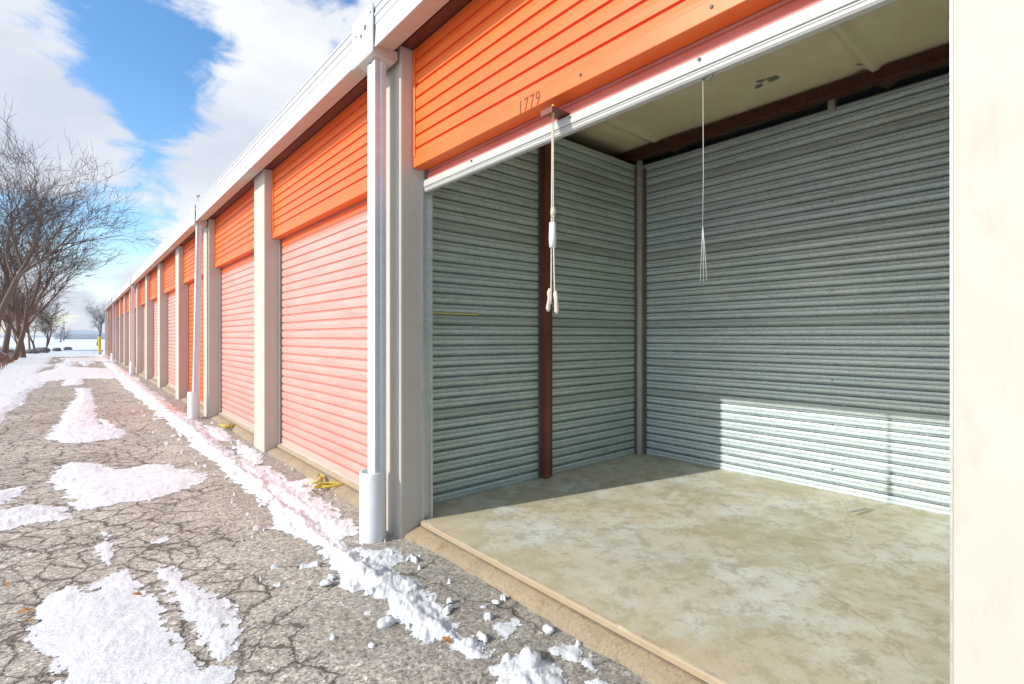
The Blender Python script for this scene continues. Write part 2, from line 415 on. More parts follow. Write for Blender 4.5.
# ------------------------------------------------------------------ the storage building
BLD = empty('storage_building', (XF, 0, 0))
tag(BLD, 'long row of self-storage units with orange roll-up doors, cream piers and one open unit', 'building')
_inv = Matrix.Translation((-XF, 0, 0))
def part(mb, name, mats, parent=None, **kw):
    """parts are modelled in world metres; the parent empty sits at (XF,0,0)"""
    o = mb.build(name, mats, parent or BLD, **kw)
    if parent is None: o.matrix_parent_inverse = _inv
    return o
def part_at(mb, name, mats, loc, parent=None, **kw):
    o = part(mb, name, mats, parent, **kw); o.location = loc; return o
def again(o, loc):
    c = o.copy(); COL.objects.link(c); c.parent = o.parent; c.matrix_parent_inverse = o.matrix_parent_inverse.copy(); c.location = loc
    for ch in o.children:
        d = ch.copy(); COL.objects.link(d); d.parent = c; d.matrix_parent_inverse = ch.matrix_parent_inverse.copy()
    return c
YS, YE = Y0 - BAY - PW, Y0 + NB * BAY     # extent in Y
YE = Y0 - PW + (NB + 0) * BAY + PW + 0.0 + 0.0
YE = 3.425 + 14 * BAY - BAY * 0 + PW - BAY   # last pier far edge
NP = 14                                      # piers k=-1..13
# floor slab and apron
mb = MB(); mb.box(2.0, 9.0, YS, YE, -.25, ZF); part(mb, 'floor_slab', M['floor'], bevel=.012)
# apron with a ragged outer edge
mb = MB(); n = 2600
ys = np.linspace(YS, YE, n); ex = 1.875 + .022*fbm(ys, ys*0, .9, 5, 3) + .022*fbm(ys, ys*0, 11, 5, 9)
ys_near = (ys > .3) & (ys < 3.3); ex = np.where(ys_near, ex + .015 + .03*fbm(ys, ys*0, 3, 4, 31), ex)
for i in range(n):
    b = len(mb.v); mb.v += [(ex[i], ys[i], -.05), (ex[i]+.012, ys[i], .004), (1.955, ys[i], .036), (2.02, ys[i], .060)]
    if i:
        for q in range(3): mb.face((b-4+q, b+q, b+1+q, b-3+q))
part(mb, 'apron', M['apron'], smooth=True)
# piers: folded metal with a shallow rebate at the front edge
def pier_mb():
    mb = MB()
    p = [(XF, 0), (XF, PW), (XF+.012, PW+.0), (2.11, PW), (2.11, 0), (XF+.012, 0)]
    mb.box(XF, 2.10, 0, PW, -.04, 3.70)
    return mb
pier = part_at(pier_mb(), 'pier', M['trim'], (0, Y0-PW-BAY*1+BAY, 0), bevel=.012)
piers = [pier]
for k in range(0, NP + 1):
    piers.append(again(pier, (0, Y0 + OW + BAY*k - 0.0, 0)))
piers.append(again(pier, (0, Y0 - PW - BAY, 0)))
tag(piers[0], 'wide cream pier filling the right edge of the photo')
# header panels (corrugated) ------------------------------------------------
ZH0, ZH1 = 2.79, 3.69
def header_mb():
    mb = MB()
    zz = 2.847; P = .096; pts = []; mats = []
    while zz + P < 3.62:
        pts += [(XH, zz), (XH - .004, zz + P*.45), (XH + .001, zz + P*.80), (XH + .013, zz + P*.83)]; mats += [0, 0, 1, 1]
        pts += [(XH + .013, zz + P*.93)]; mats += [1]
        zz += P
    pts += [(XH, zz), (XH, zz + .02)]; mats += [0, 0]
    pts += [(XH + .06, zz + .02), (XH + .06, 2.847)]; mats += [0, 0]
    mb.prof(pts, 'y', .03, OW - .03, 0, mats=mats)
    mb.box(XH - .006, XH + .05, .03, OW - .03, zz + .021, ZH1, 2)
    return mb
def rail_mb(*a):
    mb = MB(); mb.box(*a); return mb
hd = part_at(header_mb(), 'header_panel', [M['orange'], M['groove'], M['orange_new']], (0, Y0, 0))
part_at(rail_mb(XH - .012, XH + .09, 0.0, OW, ZH0, 2.868), 'bottom_rail', M['orange'], (0, 0, 0), parent=hd, bevel=.004)
for a_ in (0.0, OW - .036): part_at(rail_mb(XH - .014, XH + .05, a_, a_ + .036, 2.870, ZH1), 'side_rail', M['orange'], (0, 0, 0), parent=hd, bevel=.004)
headers = [hd]
for k in list(range(1, NB)) + [-1]: headers.append(again(hd, (0, Y0 + BAY*k, 0)))
for sx in (1.02-Y0, 1.72-Y0):
    mb = MB(); mb.tube([(XH-.011, sx, 2.835), (XH-.019, sx, 2.835)], .008, 6)
    part_at(mb, 'screw', M['dark'], (0,0,0), parent=hd)
# stamped number on the near header's bottom rail
cu = bpy.data.curves.new('stamped_number', 'FONT'); cu.body = '1779'; cu.size = .135; cu.extrude = .0006; cu.space_character = 1.15
to = bpy.data.objects.new('stamped_number', cu); COL.objects.link(to)
bpy.context.view_layer.update()
dg = bpy.context.evaluated_depsgraph_get(); me = bpy.data.meshes.new_from_object(to.evaluated_get(dg)); bpy.data.objects.remove(to)
num = bpy.data.objects.new('stamped_number', me); COL.objects.link(num); me.materials.clear(); me.materials.append(M['ink'])
num.parent = hd; num.rotation_euler = (R(90), 0, R(-90)); num.scale = (.62, .8, 1)
num.location = (XH - .0135, 2.20 - Y0, 2.793)
# ledger behind the gutter: dark recess above the headers
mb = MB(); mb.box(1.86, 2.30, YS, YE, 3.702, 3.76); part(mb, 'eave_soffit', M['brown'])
mb = MB(); mb.box(2.02, 2.09, YS, YE, 3.0, 3.70); part(mb, 'lintel', M['dark'])
# doors ---------------------------------------------------------------------
def curtain_mb(z0, z1, P=.1):
    mb = MB(); pts = []; mats = []; z = z0
    while z < z1:
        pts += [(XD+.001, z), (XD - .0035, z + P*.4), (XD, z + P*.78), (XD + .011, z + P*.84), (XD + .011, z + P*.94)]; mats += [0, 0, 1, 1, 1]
        z += P
    pts += [(XD, z), (XD + .03, z), (XD + .03, z0)]; mats += [0, 0, 0]
    mb.prof(pts, 'y', .045, OW - .045, 0, mats=mats)
    return mb
def bar_mb(z):
    mb = MB()
    mb.box(XD - .016, XD + .034, .04, OW - .04, z, z + .062)
    return mb
def make_closed(mats, k, first=None, lab=None):
    d = part_at(curtain_mb(.095, 2.98), 'roll_up_door', mats, (0, Y0 + BAY*k, 0))
    b = bar_mb(.036); o = part_at(b, 'bottom_bar', M['alu'], (0,0,0), parent=d, bevel=.004)
    if lab: d['label'] = lab
    return d
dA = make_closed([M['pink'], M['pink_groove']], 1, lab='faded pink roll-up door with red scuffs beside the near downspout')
dB = make_closed([M['salmon'], M['pink_groove']], 4)
dC = make_closed([M['orange_new'], M['groove']], 3, lab='unfaded bright orange roll-up door behind the second downspout')
for k, src in ((2,dA),(5,dA),(6,dB),(7,dC),(8,dA),(9,dB),(10,dA),(11,dB),(12,dC),(13,dC),(-1,dB)):
    c = again(src, (0, Y0 + BAY*k, 0))
    if 'label' in c: del c['label']
# open door: what shows of the raised curtain
mb = curtain_mb(2.711, 3.0, .07)
od = part_at(mb, 'raised_door', [M['sheltered'], M['sheltered']], (0, Y0, 0)); od['label'] = 'raised roll-up door with white bottom bar over the open unit'
mb = MB(); mb.prof([(XD-.03,2.64),(XD-.034,2.66),(XD-.032,2.700),(XD-.024,2.710),(XD+.03,2.710),(XD+.03,2.64)], 'y', .03, OW-.03)
part_at(mb, 'bottom_bar', M['alu'], (0,0,0), parent=od, bevel=.003)
mb = MB(); mb.prof([(XD-.028,2.628),(XD-.02,2.619),(XD+.01,2.619),(XD+.02,2.6385),(XD-.028,2.6385)], 'y', .035, OW-.035)
part_at(mb, 'bottom_seal', M['alu'], (0,0,0), parent=od)
mb = MB()
mb.box(XD-.0355,XD-.030,.03,OW-.03,2.650,2.653)
part_at(mb, 'bar_seam', M['dark'], (0,0,0), parent=od)
mb = MB()
for sx in (.85, 1.6, 2.5):
    mb = MB(); mb.tube([(XD-.034, sx, 2.69), (XD-.040, sx, 2.69)], .008, 6)
    part_at(mb, 'bolt', M['dark'], (0,0,0), parent=od)
# brown latch plate that carries the rope
LY = 1.93
mb = MB(); mb.box(XD-.15, XD-.005, LY-.045-Y0, LY+.045-Y0, 2.715, 2.725); mb.box(XD-.152, XD-.146, LY-.045-Y0, LY+.045-Y0, 2.69, 2.725)
part_at(mb, 'lift_bracket', M['brown'], (0,0,0), parent=od, bevel=.003)
# curtain roll behind the header
mb = MB(); mb.tube([(2.36, .06, 3.2), (2.36, OW-.06, 3.2)], .24, 24)
part_at(mb, 'curtain_roll', M['orange_new'], (0,0,0), parent=od)
# guides
for y0, sgn in ((0.0, 1), (OW, -1)):
    mb = MB(); q = [(2.018, 0), (2.018, .028), (2.034, .028), (2.034, .006), (2.088, .006), (2.088, .04), (2.102, .04), (2.102, 0)]
    mb.prof([(a, y0 + sgn*b) for a, b in q], 'z', .02, 2.95)
    gd = part_at(mb, 'door_guide', M['galv_post'], (0, Y0, 0))
    for k in list(range(1, NB)) + [-1]: again(gd, (0, Y0 + BAY*k, 0))
# interior corrugated walls ---------------------------------------------------
def corr(z0, z1, P=.09, A=.013):
    pts = []; z = z0; i = 0
    prof = [(0,.1),(.10,-.75),(.36,-1.0),(.42,-.35),(.50,-.30),(.56,-.80),(.74,-.55),(.83,.85),(.92,.95)]
    while z < z1 - 1e-6:
        for f, a in prof:
            pts.append((A*a, z + P*f))
        z += P
    return pts
def corr_m(n): # material per profile segment: the creases are darker
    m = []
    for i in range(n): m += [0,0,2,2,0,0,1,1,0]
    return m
def partition(name, yc, x0, x1, z0, z1):
    c = corr(z0, z1); pts = [(yc + a, z) for a, z in c] + [(yc + a + .004, z) for a, z in c[::-1]]
    k = len(c)//9; mt = corr_m(k); mb = MB(); mb.prof(pts, 'x', x0, x1, 0, caps=False, mats=mt + [0] + mt[::-1][1:] + [0]); return mb
PY = 3.665
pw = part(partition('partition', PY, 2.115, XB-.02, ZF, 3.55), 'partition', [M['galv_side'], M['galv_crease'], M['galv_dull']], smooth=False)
for k in range(-1, NB):
    if k == 0: continue
    again(pw, (0, BAY*k, 0))
# left partition wall marks
mb = MB(); mb.box(2.14, 2.75, PY-.0135, PY-.0125, 1.695, 1.71); part(mb, 'paint_mark', M['yellow_mark'])
# back wall, profile towards the door side
c = corr(ZF, 3.53); pts = [(XB + a, z) for a, z in c] + [(XB + a + .004, z) for a, z in c[::-1]]
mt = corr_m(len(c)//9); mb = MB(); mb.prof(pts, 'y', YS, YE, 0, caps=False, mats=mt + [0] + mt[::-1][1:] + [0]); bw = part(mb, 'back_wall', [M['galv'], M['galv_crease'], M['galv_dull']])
for i in range(8):
    mb = MB(); mb.tube([(XB-.012, 1.577, .30+.405*i), (XB-.024, 1.577, .30+.405*i)], .007, 6); part(mb, 'wall_screw', M['dark'], parent=bw)
# brown steel post on the partition (C section)
mb = MB()
px0, px1 = 3.52, 3.66
mb.prof([(px0,PY-.085),(px0+.078,PY-.085),(px0+.078,PY-.045),(px1,PY-.045),(px1,PY-.012),(px0,PY-.012)], 'z', ZF, 3.72)
part(mb, 'steel_post', M['brown'])
mb = MB(); mb.box(px0-.028, px0-.001, PY-.024, PY-.0135, ZF, 3.55); part(mb, 'gap_shade_strip', M['dark'])  # solid dark strip painted in for the shade inside the gap
for x_ in (XB-.112,): mb = MB(); mb.box(x_, x_+.026, PY-.024, PY-.0135, ZF, 3.55); part(mb, 'gap_shade_strip', M['dark'])
mb = MB(); mb.box(XB-.024, XB-.0135, PY-.115, PY-.077, ZF, 3.53); part(mb, 'gap_shade_strip', M['dark'])
mb = MB(); mb.prof([(XB-.085,PY-.075),(XB-.025,PY-.075),(XB-.025,PY-.02),(XB-.085,PY-.02)], 'z', ZF, 3.63); part(mb, 'corner_post', M['galv_post'], bevel=.006)
for yy in (1.55, .28):
    mb = MB(); mb.box(XB-.04, XB+.02, yy, yy+.055, 3.535, 3.66); part(mb, 'stub_post', M['galv_post'])
# eave beam (Z purlin) above the back wall
mb = MB(); mb.prof([(5.06,3.745),(5.06,3.65),(5.03,3.64),(5.03,3.632),(5.13,3.632),(5.13,3.641),(5.07,3.645),(5.07,3.745)], 'y', YS, YE, caps=True); part(mb, 'beam', M['beam'])
# ceiling insulation in the open unit and beyond
nx, ny = 90, 130
X = np.linspace(2.10, 5.5, nx); Yg = np.linspace(-.3, 4.2, ny); GX, GY = np.meshgrid(X, Yg, indexing='ij')
Z = 3.765 + .012*fbm(GX, GY, 1.2, 4, 5) - .0*GX
for sy, w, a in ((1.22,.045,.05),(3.34,.05,.03),(2.35,.03,.008),(.2,.04,.04)):
    wob = sy + .02*fbm(GX, GX*0, 2, 3, 8)
    Z = Z - a*np.exp(-((GY-wob)/w)**2) + .02*np.exp(-((GY-wob-.09)/.05)**2)*(a>.02)
mb = MB(); 
for i in range(nx):
    for j in range(ny): mb.v.append((float(GX[i,j]), float(GY[i,j]), float(Z[i,j])))
for i in range(nx-1):
    for j in range(ny-1): mb.face((i*ny+j, i*ny+j+1, (i+1)*ny+j+1, (i+1)*ny+j))
part(mb, 'ceiling', M['ceiling'], smooth=True)
mb = MB(); mb.box(1.80, 9.0, YS, YE, 3.83, 3.90); part(mb, 'roof', M['white_metal'])
mb = MB(); mb.box(8.9, 9.0, YS, YE, -.2, 3.828); part(mb, 'rear_wall', M['dark_wall'])
for yy in (YS, YE - .05):
    mb = MB(); mb.box(2.11, 8.89, yy, yy+.05, -.2, 3.828); part(mb, 'end_wall', M['trim'])
# gutter: box profile with grooved face
g = [(1.650,3.618),(1.80,3.646),(1.80,3.712),(1.855,3.712),(1.855,3.875),(1.70,3.905),(1.668,3.905),(1.668,3.888),(1.648,3.884),(1.648,3.862),(1.658,3.856),(1.652,3.80),(1.658,3.795),(1.652,3.72),(1.656,3.715)]
mb = MB(); mb.prof(g, 'y', YS, YE+.02); gut = part(mb, 'gutter', M['trim']);
# white outer skin of the gutter
mb = MB(); g2 = [(1.640,3.610),(1.654,3.612),(1.660,3.906),(1.70,3.912),(1.70,3.918),(1.640,3.914),(1.636,3.895),(1.646,3.888),(1.644,3.86),(1.636,3.852),(1.636,3.835),(1.645,3.828),(1.644,3.79),(1.640,3.78),(1.648,3.770)]
mb.prof(g2, 'y', YS, YE+.025); part(mb, 'gutter_face', M['white_metal'], parent=gut)
# downspouts -----------------------------------------------------------------
def spout(yc, lean=0.0):
    mb = MB()
    # fluted rectangular pipe
    w, d = .064, .045; prof = []
    for (ax, ay, bx, by) in ((-d,-w,-d,w),(-d,w,d,w),(d,w,d,-w),(d,-w,-d,-w)):
        for i in range(8):
            f = i/8; x = ax + (bx-ax)*f; y = ay + (by-ay)*f
            ins = .007 if i in (4,5) else 0
            nx_, ny_ = (1 if ax == bx and ax < 0 else -1 if ax == bx else 0), (1 if ay == by and ay < 0 else -1 if ay == by else 0)
            prof.append((x + nx_*ins, y + ny_*ins))
    b = len(mb.v); zs = [.35, 1.2, 2.0, 2.8, 3.56]
    for z in zs:
        lx = -lean * (3.56 - z)
        for x, y in prof: mb.v.append((1.715 + x + lx, yc + y, z))
    n = len(prof)
    for k in range(len(zs)-1):
        for i in range(n):
            j = (i+1) % n; mb.face((b+k*n+i, b+k*n+j, b+(k+1)*n+j, b+(k+1)*n+i))
    mb.face([b+i for i in range(n)]); mb.face([b+(len(zs)-1)*n+i for i in range(n)])
    sp = part(mb, 'downspout', M['spout'])
    lx = -lean * 3.3
    mb = MB(); r = .098; N = 28; cx = 1.69 + lx
    P = [(r, -.05), (r, .485), (r-.004, .493), (r-.012, .493), (r-.012, .3)]
    b = 0
    for rr, z in P:
        for i in range(N):
            a = 2*math.pi*i/N; mb.v.append((cx + rr*math.cos(a), yc + .012 + rr*math.sin(a), z))
    for k in range(len(P)-1):
        for i in range(N):
            j = (i+1) % N; mb.face((k*N+i, k*N+j, (k+1)*N+j, (k+1)*N+i))
    mb.face([(len(P)-1)*N+i for i in range(N)])
    o = part(mb, 'downspout_boot', M['boot'], parent=sp, smooth=True)
    # gutter outlet box, its collar and the white cover plate
    mb = MB(); mb.prof([(1.625,3.575),(1.80,3.545),(1.83,3.585),(1.83,3.645),(1.625,3.645)], 'y', yc-.115, yc+.17)
    part(mb, 'outlet_box', M['trim'], parent=sp, bevel=.005)
    mb = MB(); mb.prof([(1.622,3.585),(1.6345,3.575),(1.6345,3.93),(1.622,3.93)], 'y', yc-.12, yc+.24)
    part(mb, 'cover_plate', M['white_metal'], parent=sp, bevel=.004)
    for (yy, zz, q) in ((.0,3.80,.014),(.07,3.765,.010),(.16,3.80,.006),(-.09,3.87,.007)):  # raised dark discs put in place of open holes in the plate
        mb = MB(); mb.tube([(1.6225, yc+yy, zz), (1.6195, yc+yy, zz)], [q*1.5, q*1.5], 8)
        part(mb, 'plate_hole_disc', M['dark'], parent=sp)
    return sp
s0 = spout(3.555); s0['label'] = 'fluted galvanised downspout with white boot on the near cream pier'
spout(3.555 + 2*BAY, .018)
spout(3.555 + 6*BAY)
spout(3.555 + 10*BAY)
spout(YE - .02)
# small vent rod above the second downspout
mb = MB(); yv = 3.67 + 2*BAY
mb.tube([(1.72, yv, 3.88), (1.72, yv, 4.02)], .018, 8); mb.tube([(1.72, yv, 4.02), (1.71, yv+.01, 4.12)], .008, 6); mb.tube([(1.69, yv, 4.12), (1.74, yv, 4.15)], .02, 8)
part(mb, 'vent_rod', M['galv_post'])

# ------------------------------------------------------------------ ropes
RT = empty('pull_rope', (XD-.10, LY, 2.73))
tag(RT, 'doubled beige pull rope with white tape hanging from the raised door', 'rope')
def rope_part(name, pts, r, mat, parent, org, n=8, rad=None):
    mb = MB(); mb.tube([(p[0]-org[0], p[1]-org[1], p[2]-org[2]) for p in pts], rad or r, n); return mb.build(name, mat, parent, smooth=True)
org = (XD-.10, LY, 2.73)
def strand(off, z0, z1, n=26, ph=0.0, spread=0.0):
    out = []
    for i in range(n):
        f = i/(n-1); z = z0 + (z1-z0)*f
        out.append((org[0] + off*.4 + .004*math.sin(f*5+ph) , org[1] + off + spread*f*f + .005*math.sin(f*4+ph), z))
    return out
rope_part('strand', strand(-.006, 2.735, 1.66, 30, .3, -.012), .0042, M['rope'], RT, org)
rope_part('strand', strand(.006, 2.735, 1.68, 30, 1.2, .014), .0042, M['rope'], RT, org)
rope_part('tape', [(org[0], org[1]+.002, 2.12), (org[0], org[1]+.002, 2.03), (org[0], org[1]+.002, 1.985)], .02, M['tape'], RT, org, 10, [.018,.021,.018])
for off, zz in ((-.018, 1.70), (.022, 1.715)):
    rope_part('knot', [(org[0], org[1]+off, zz+.05), (org[0], org[1]+off*1.2, zz+.03), (org[0]+.003, org[1]+off*1.3, zz-.005), (org[0], org[1]+off*1.6, zz-.06), (org[0]+.002, org[1]+off*1.7, zz-.075)], .013, M['rope'], RT, org, 8, [.008,.014,.011,.014,.006])
rope_part('knot', [(org[0], org[1], 2.20), (org[0], org[1]-.004, 2.175), (org[0]+.003, org[1]+.004, 2.15)], .014, M['rope'], RT, org, 8, [.012,.017,.011])
rope_part('knot', [(org[0], org[1], 2.76), (org[0], org[1], 2.735), (org[0], org[1], 2.70)], .01, M['strap'], RT, org, 8, [.006,.012,.008])
SY_ = 1.118
ST = empty('hanging_string', (XD, SY_, 2.62)); tag(ST, 'thin white string hanging from the door bar with split ends', 'string')
so = (XD, SY_, 2.62)
rope_part('cord', [(XD, SY_, 2.625), (XD+.002, SY_-.001, 2.2), (XD, SY_+.001, 1.97)], .0016, M['string'], ST, so, 6)
for dy in (-.018, -.004, .012):
    rope_part('cord_end', [(XD, SY_+.001, 1.98), (XD, SY_+dy*.4, 1.90), (XD, SY_+dy, 1.735+abs(dy)*.4)], .0017, M['string'], ST, so, 5)
rope_part('hook', [(XD-.01, SY_-.05, 2.615), (XD, SY_-.03, 2.60), (XD, SY_, 2.617)], .004, M['dark'], ST, so, 6)

# ------------------------------------------------------------------ ground
def bank_h(x, y):
    e = -2.45 + .4*fbm(x*0, y, .12, 3, 41) - np.clip((y-30)/40, 0, 1.2)*1.2
    f = np.clip((e - x)/1.6, 0, 1); f = f*f*(3-2*f)
    g = np.clip((74 - y)/12, .15, 1) * np.clip((70 + x)/30, 0, 1)
    return f * g * (.55 + .22*fbm(x, y, .45, 4, 12)) + f*g*.10*fbm(x, y, 2.2, 4, 13)
def grid_obj(name, xs, ys, zf, mat, kind, label=None):
    GX, GY = np.meshgrid(xs, ys, indexing='ij'); Z = zf(GX, GY)
    nx, ny = GX.shape; co = np.stack([GX, GY, Z], -1).reshape(-1, 3)
    i, j = np.meshgrid(np.arange(nx-1), np.arange(ny-1), indexing='ij'); a = (i*ny+j).ravel()
    F = np.stack([a, a+ny, a+ny+1, a+1], -1)
    me = bpy.data.meshes.new(name); me.from_pydata(co.tolist(), [], F.tolist()); me.materials.append(mat)
    me.polygons.foreach_set('use_smooth', [True]*len(F)); me.update()
    o = bpy.data.objects.new(name, me); COL.objects.link(o); o['kind'] = kind
    if label: o['label'] = label
    return o
def sq(a, b, n, p): return a + (b-a)*np.linspace(0, 1, n)**p
xs = np.concatenate([-sq(9, 2500, 40, 3)[::-1], np.arange(-8.9, 2.2, .1), sq(2.3, 2500, 30, 3)])
ys = np.concatenate([-sq(6, 2500, 16, 3)[::-1], np.arange(-5.8, 80, .22), sq(80.3, 3500, 40, 3)])
def gz(x, y):
    z = -.035 + bank_h(x, y)
    far = np.clip((y-75)/60, 0, 1)
    z = z + far*(.25*fbm(x, y, .02, 3, 51))*np.clip(1-y/900, 0, 1)
    # broken snow beyond the lane
    z = z + np.where((y > 58) & (y < 120) & (x < 30), .05*fbm(x, y, .8, 4, 61), 0)
    return z
grid_obj('ground', xs, ys, gz, M['ground'], 'structure')
grid_obj('road', np.arange(-2.7, 1.96, .1), np.arange(-4, 61, .25), lambda x, y: .012*fbm(x, y, .9, 4, 21) - .012, M['asphalt'], 'structure')
grid_obj('lane_end_shade', np.arange(-14, 40, .5), np.arange(62.5, 78, .5), lambda x, y: gz(x, y) + .012 + .02*fbm(x, y, .7, 3, 44), M['blue_shade'], 'structure')  # added sheet, its colour stands in for shadow across the lane end
# snow --------------------------------------------------------------
def poly_sd(P, X, Y):
    P = np.array(P); n = len(P); ins = np.zeros(X.shape, bool); d2 = np.full(X.shape, 1e9)
    for i in range(n):
        x0, y0 = P[i]; x1, y1 = P[(i+1) % n]
        c = ((y0 > Y) != (y1 > Y)) & (X < (x1-x0)*(Y-y0)/(y1-y0+1e-12) + x0); ins ^= c
        dx, dy = x1-x0, y1-y0; t = np.clip(((X-x0)*dx+(Y-y0)*dy)/(dx*dx+dy*dy+1e-12), 0, 1)
        d2 = np.minimum(d2, (X-x0-t*dx)**2 + (Y-y0-t*dy)**2)
    d = np.sqrt(d2); return np.where(ins, d, -d)
def line_sd(P, W, X, Y):
    out = np.full(X.shape, -1e9)
    for i in range(len(P)-1):
        x0, y0 = P[i]; x1, y1 = P[i+1]; dx, dy = x1-x0, y1-y0
        t = np.clip(((X-x0)*dx+(Y-y0)*dy)/(dx*dx+dy*dy+1e-12), 0, 1)
        d = np.sqrt((X-x0-t*dx)**2 + (Y-y0-t*dy)**2); out = np.maximum(out, W[i]+(W[i+1]-W[i])*t - d)
    return out
G = ground_at
# (pixel outline, thickness, edge noise, holes)
PATCH = [
 ([(37,606),(56,590),(70,584),(85,590),(100,578),(122,570),(148,588),(165,608),(176,636),(196,652),(226,668),(240,690),(60,690),(50,660),(30,640)], .012, .12, .32),
 ([(160,566),(168,566),(182,580),(205,592),(226,606),(236,630),(236,648),(222,654),(206,640),(188,610),(172,590)], .018, .03, .16),
 ([(50,480),(60,466),(72,461),(96,463),(122,469),(150,463),(171,464),(204,474),(202,482),(180,490),(150,499),(120,503),(84,509),(66,498)], .022, .08, .22),
 ([(-60,512),(0,509),(26,505),(59,508),(62,518),(22,524),(0,530),(-60,535)], .035, .07, .1),
 ([(-40,495),(0,490),(22,486),(16,497),(0,503),(-40,505)], .03, .07, .2),
 ([(99,530),(108,532),(113,545),(109,562),(103,556),(98,545)], .02, .05, .3),
 ([(146,543),(160,538),(174,539),(166,547),(152,550)], .015, .05, .3),
 ([(48,437),(60,424),(66,412),(78,396),(76,388),(90,388),(92,404),(96,424),(124,430),(118,437),(92,441),(66,442)], .03, .10, .12),
 ([(62,386),(82,384),(84,377),(66,378)], .03, .2, .2),
 ([(18,384),(40,373),(62,366),(78,367),(112,369),(130,374),(136,382),(118,378),(80,378),(45,382),(25,392)], .04, .35, .1),
 ([(54,366),(66,362),(64,358),(110,357),(118,362),(96,361),(86,366),(78,362),(70,367)], .04, .5, .1),
 ([(30,357),(118,356),(112,351.5),(20,351.5)], .06, .5, .05),
 ([(-80,470),(-80,400),(-20,378),(0,367),(20,358),(36,352),(54,355),(46,366),(36,374),(50,377),(42,386),(30,392),(24,402),(8,412),(0,421),(-40,440)], .045, .20, .18),
 ([(224,470),(236,458),(262,462),(290,480),(318,498),(352,520),(362,540),(330,535),(300,520),(262,500)], .03, .06, .30),
 ([(238,440),(250,448),(262,455),(258,462),(240,456)], .03, .06, .2),
 ([(205,425),(222,428),(232,440),(215,440)], .03, .06, .2),
 ([(284,484),(308,478),(330,484),(300,492)], .03, .03, .1),
 ([(352,548),(380,545),(398,548),(402,560),(385,566),(362,562)], .03, .04, .25),
 ([(504,690),(500,668),(512,655),(528,652),(545,662),(560,684),(566,700)], .05, .03, .1),
 ([(556,650),(572,646),(600,664),(622,690),(600,696),(582,672)], .035, .04, .3),
 ([(500,626),(512,622),(510,632),(500,634)], .02, .03, .2),
]
RIDGE_PX = [(101,355),(106,360),(118,371),(136,387),(155,402),(176,418),(196,433),(208,446),(226,460),(252,480),(280,504),(306,526),(336,550),(365,572),(395,592),(425,618),(452,638),(474,650),(486,658)]
RIDGE_W  = [.30,.30,.30,.30,.26,.24,.22,.19,.17,.155,.15,.15,.15,.15,.16,.15,.14,.12,.06]
def snow_field(X, Y):
    n1 = fbm(X, Y, 2.3, 5, 71); n2 = fbm(X, Y, 9, 4, 81); n3 = fbm(X, Y, 26, 3, 91)
    H = np.full(X.shape, -.03); V = np.full(X.shape, -1.0)
    for pl, T, en, ho in PATCH:
        P = [G(*p) for p in pl]; a = np.array(P)
        bb = (X > a[:,0].min()-1) & (X < a[:,0].max()+1) & (Y > a[:,1].min()-1.5) & (Y < a[:,1].max()+1.5)
        if not bb.any(): continue
        sd = poly_sd(P, X[bb], Y[bb]); scale = max(.02, min(1.0, math.sqrt(abs(np.cross(a[1]-a[0], a[-1]-a[0]))+.01)))
        v = sd + .025 + en*(n1[bb]*.6 + n2[bb]*.7) + .05*n3[bb]
        hole = np.clip(ho*1.5 - .35 + n2[bb]*.9 + n1[bb]*.4 - sd*.5, 0, 1) * .25 * (ho > .15)
        v = v - hole
        V[bb] = np.maximum(V[bb], v)
        h = np.where(v > 0, T*.8*np.clip(v/.20, 0, 1)**.8*(1 + .35*n2[bb] + .2*n3[bb]) + .002, np.maximum(v*.4, -.03))
        H[bb] = np.maximum(H[bb], h)
    P = [G(*p) for p in RIDGE_PX]
    sd = line_sd(P, [w*.88 for w in RIDGE_W], X, Y) - .05*np.clip(fbm(X, Y, 3.6, 3, 131)*2.2, 0, 1)
    v = sd + .07*n1 + .06*n2 + .03*n3
    lum = np.clip(n2*.5+.5, 0, 1)
    V = np.maximum(V, v)
    h = np.where(v > 0,   .060*np.clip(v/.17, 0, 1)**.8*(.7 + .4*lum + .12*n3), np.maximum(v*.4, -.03))
    H = np.maximum(H, h)
    # crumbs scattered about the ridge
    cr = fbm(X, Y, 15, 2, 101) ; dens = np.clip(1 - np.abs(sd - .0)/.45, 0, 1)
    v = cr - (.70 - .16*dens) ; V = np.where((dens > 0) & (v > 0), np.maximum(V, v), V); on = (dens > 0)
    h = np.where(on & (v > 0), .03*np.clip(v/.12, 0, 1)**.6, -.03); H = np.maximum(H, h)
    # thin streaks in the wheel ruts, farther off
    st = fbm(X*2.4, Y*.35, 1.1, 4, 111); dens = np.clip((Y-9)/25, 0, 1)*np.clip((X+3.4)*3, 0, 1)*np.clip((1.6-X)*2, 0, 1)
    v = st - (.62 - .28*dens); V = np.where(Y > 9, np.maximum(V, v), V); h = np.where((v > 0) & (Y > 9), .02*np.clip(v/.1, 0, 1), -.03); H = np.maximum(H, h)
    H = np.where((V > -.07) & (H < .003), .003, H)
    return H + .012*fbm(X, Y, .9, 4, 21) - .012, np.clip((V + .07)/.15, 0, 1)
rho = np.exp(np.linspace(math.log(1.55), math.log(80), 620))
ang = np.linspace(R(-6), R(84), 1150)            # measured from +Y towards +X
RA, AN = np.meshgrid(rho, ang, indexing='ij')
SX = RA*np.sin(AN); SYY = RA*np.cos(AN)
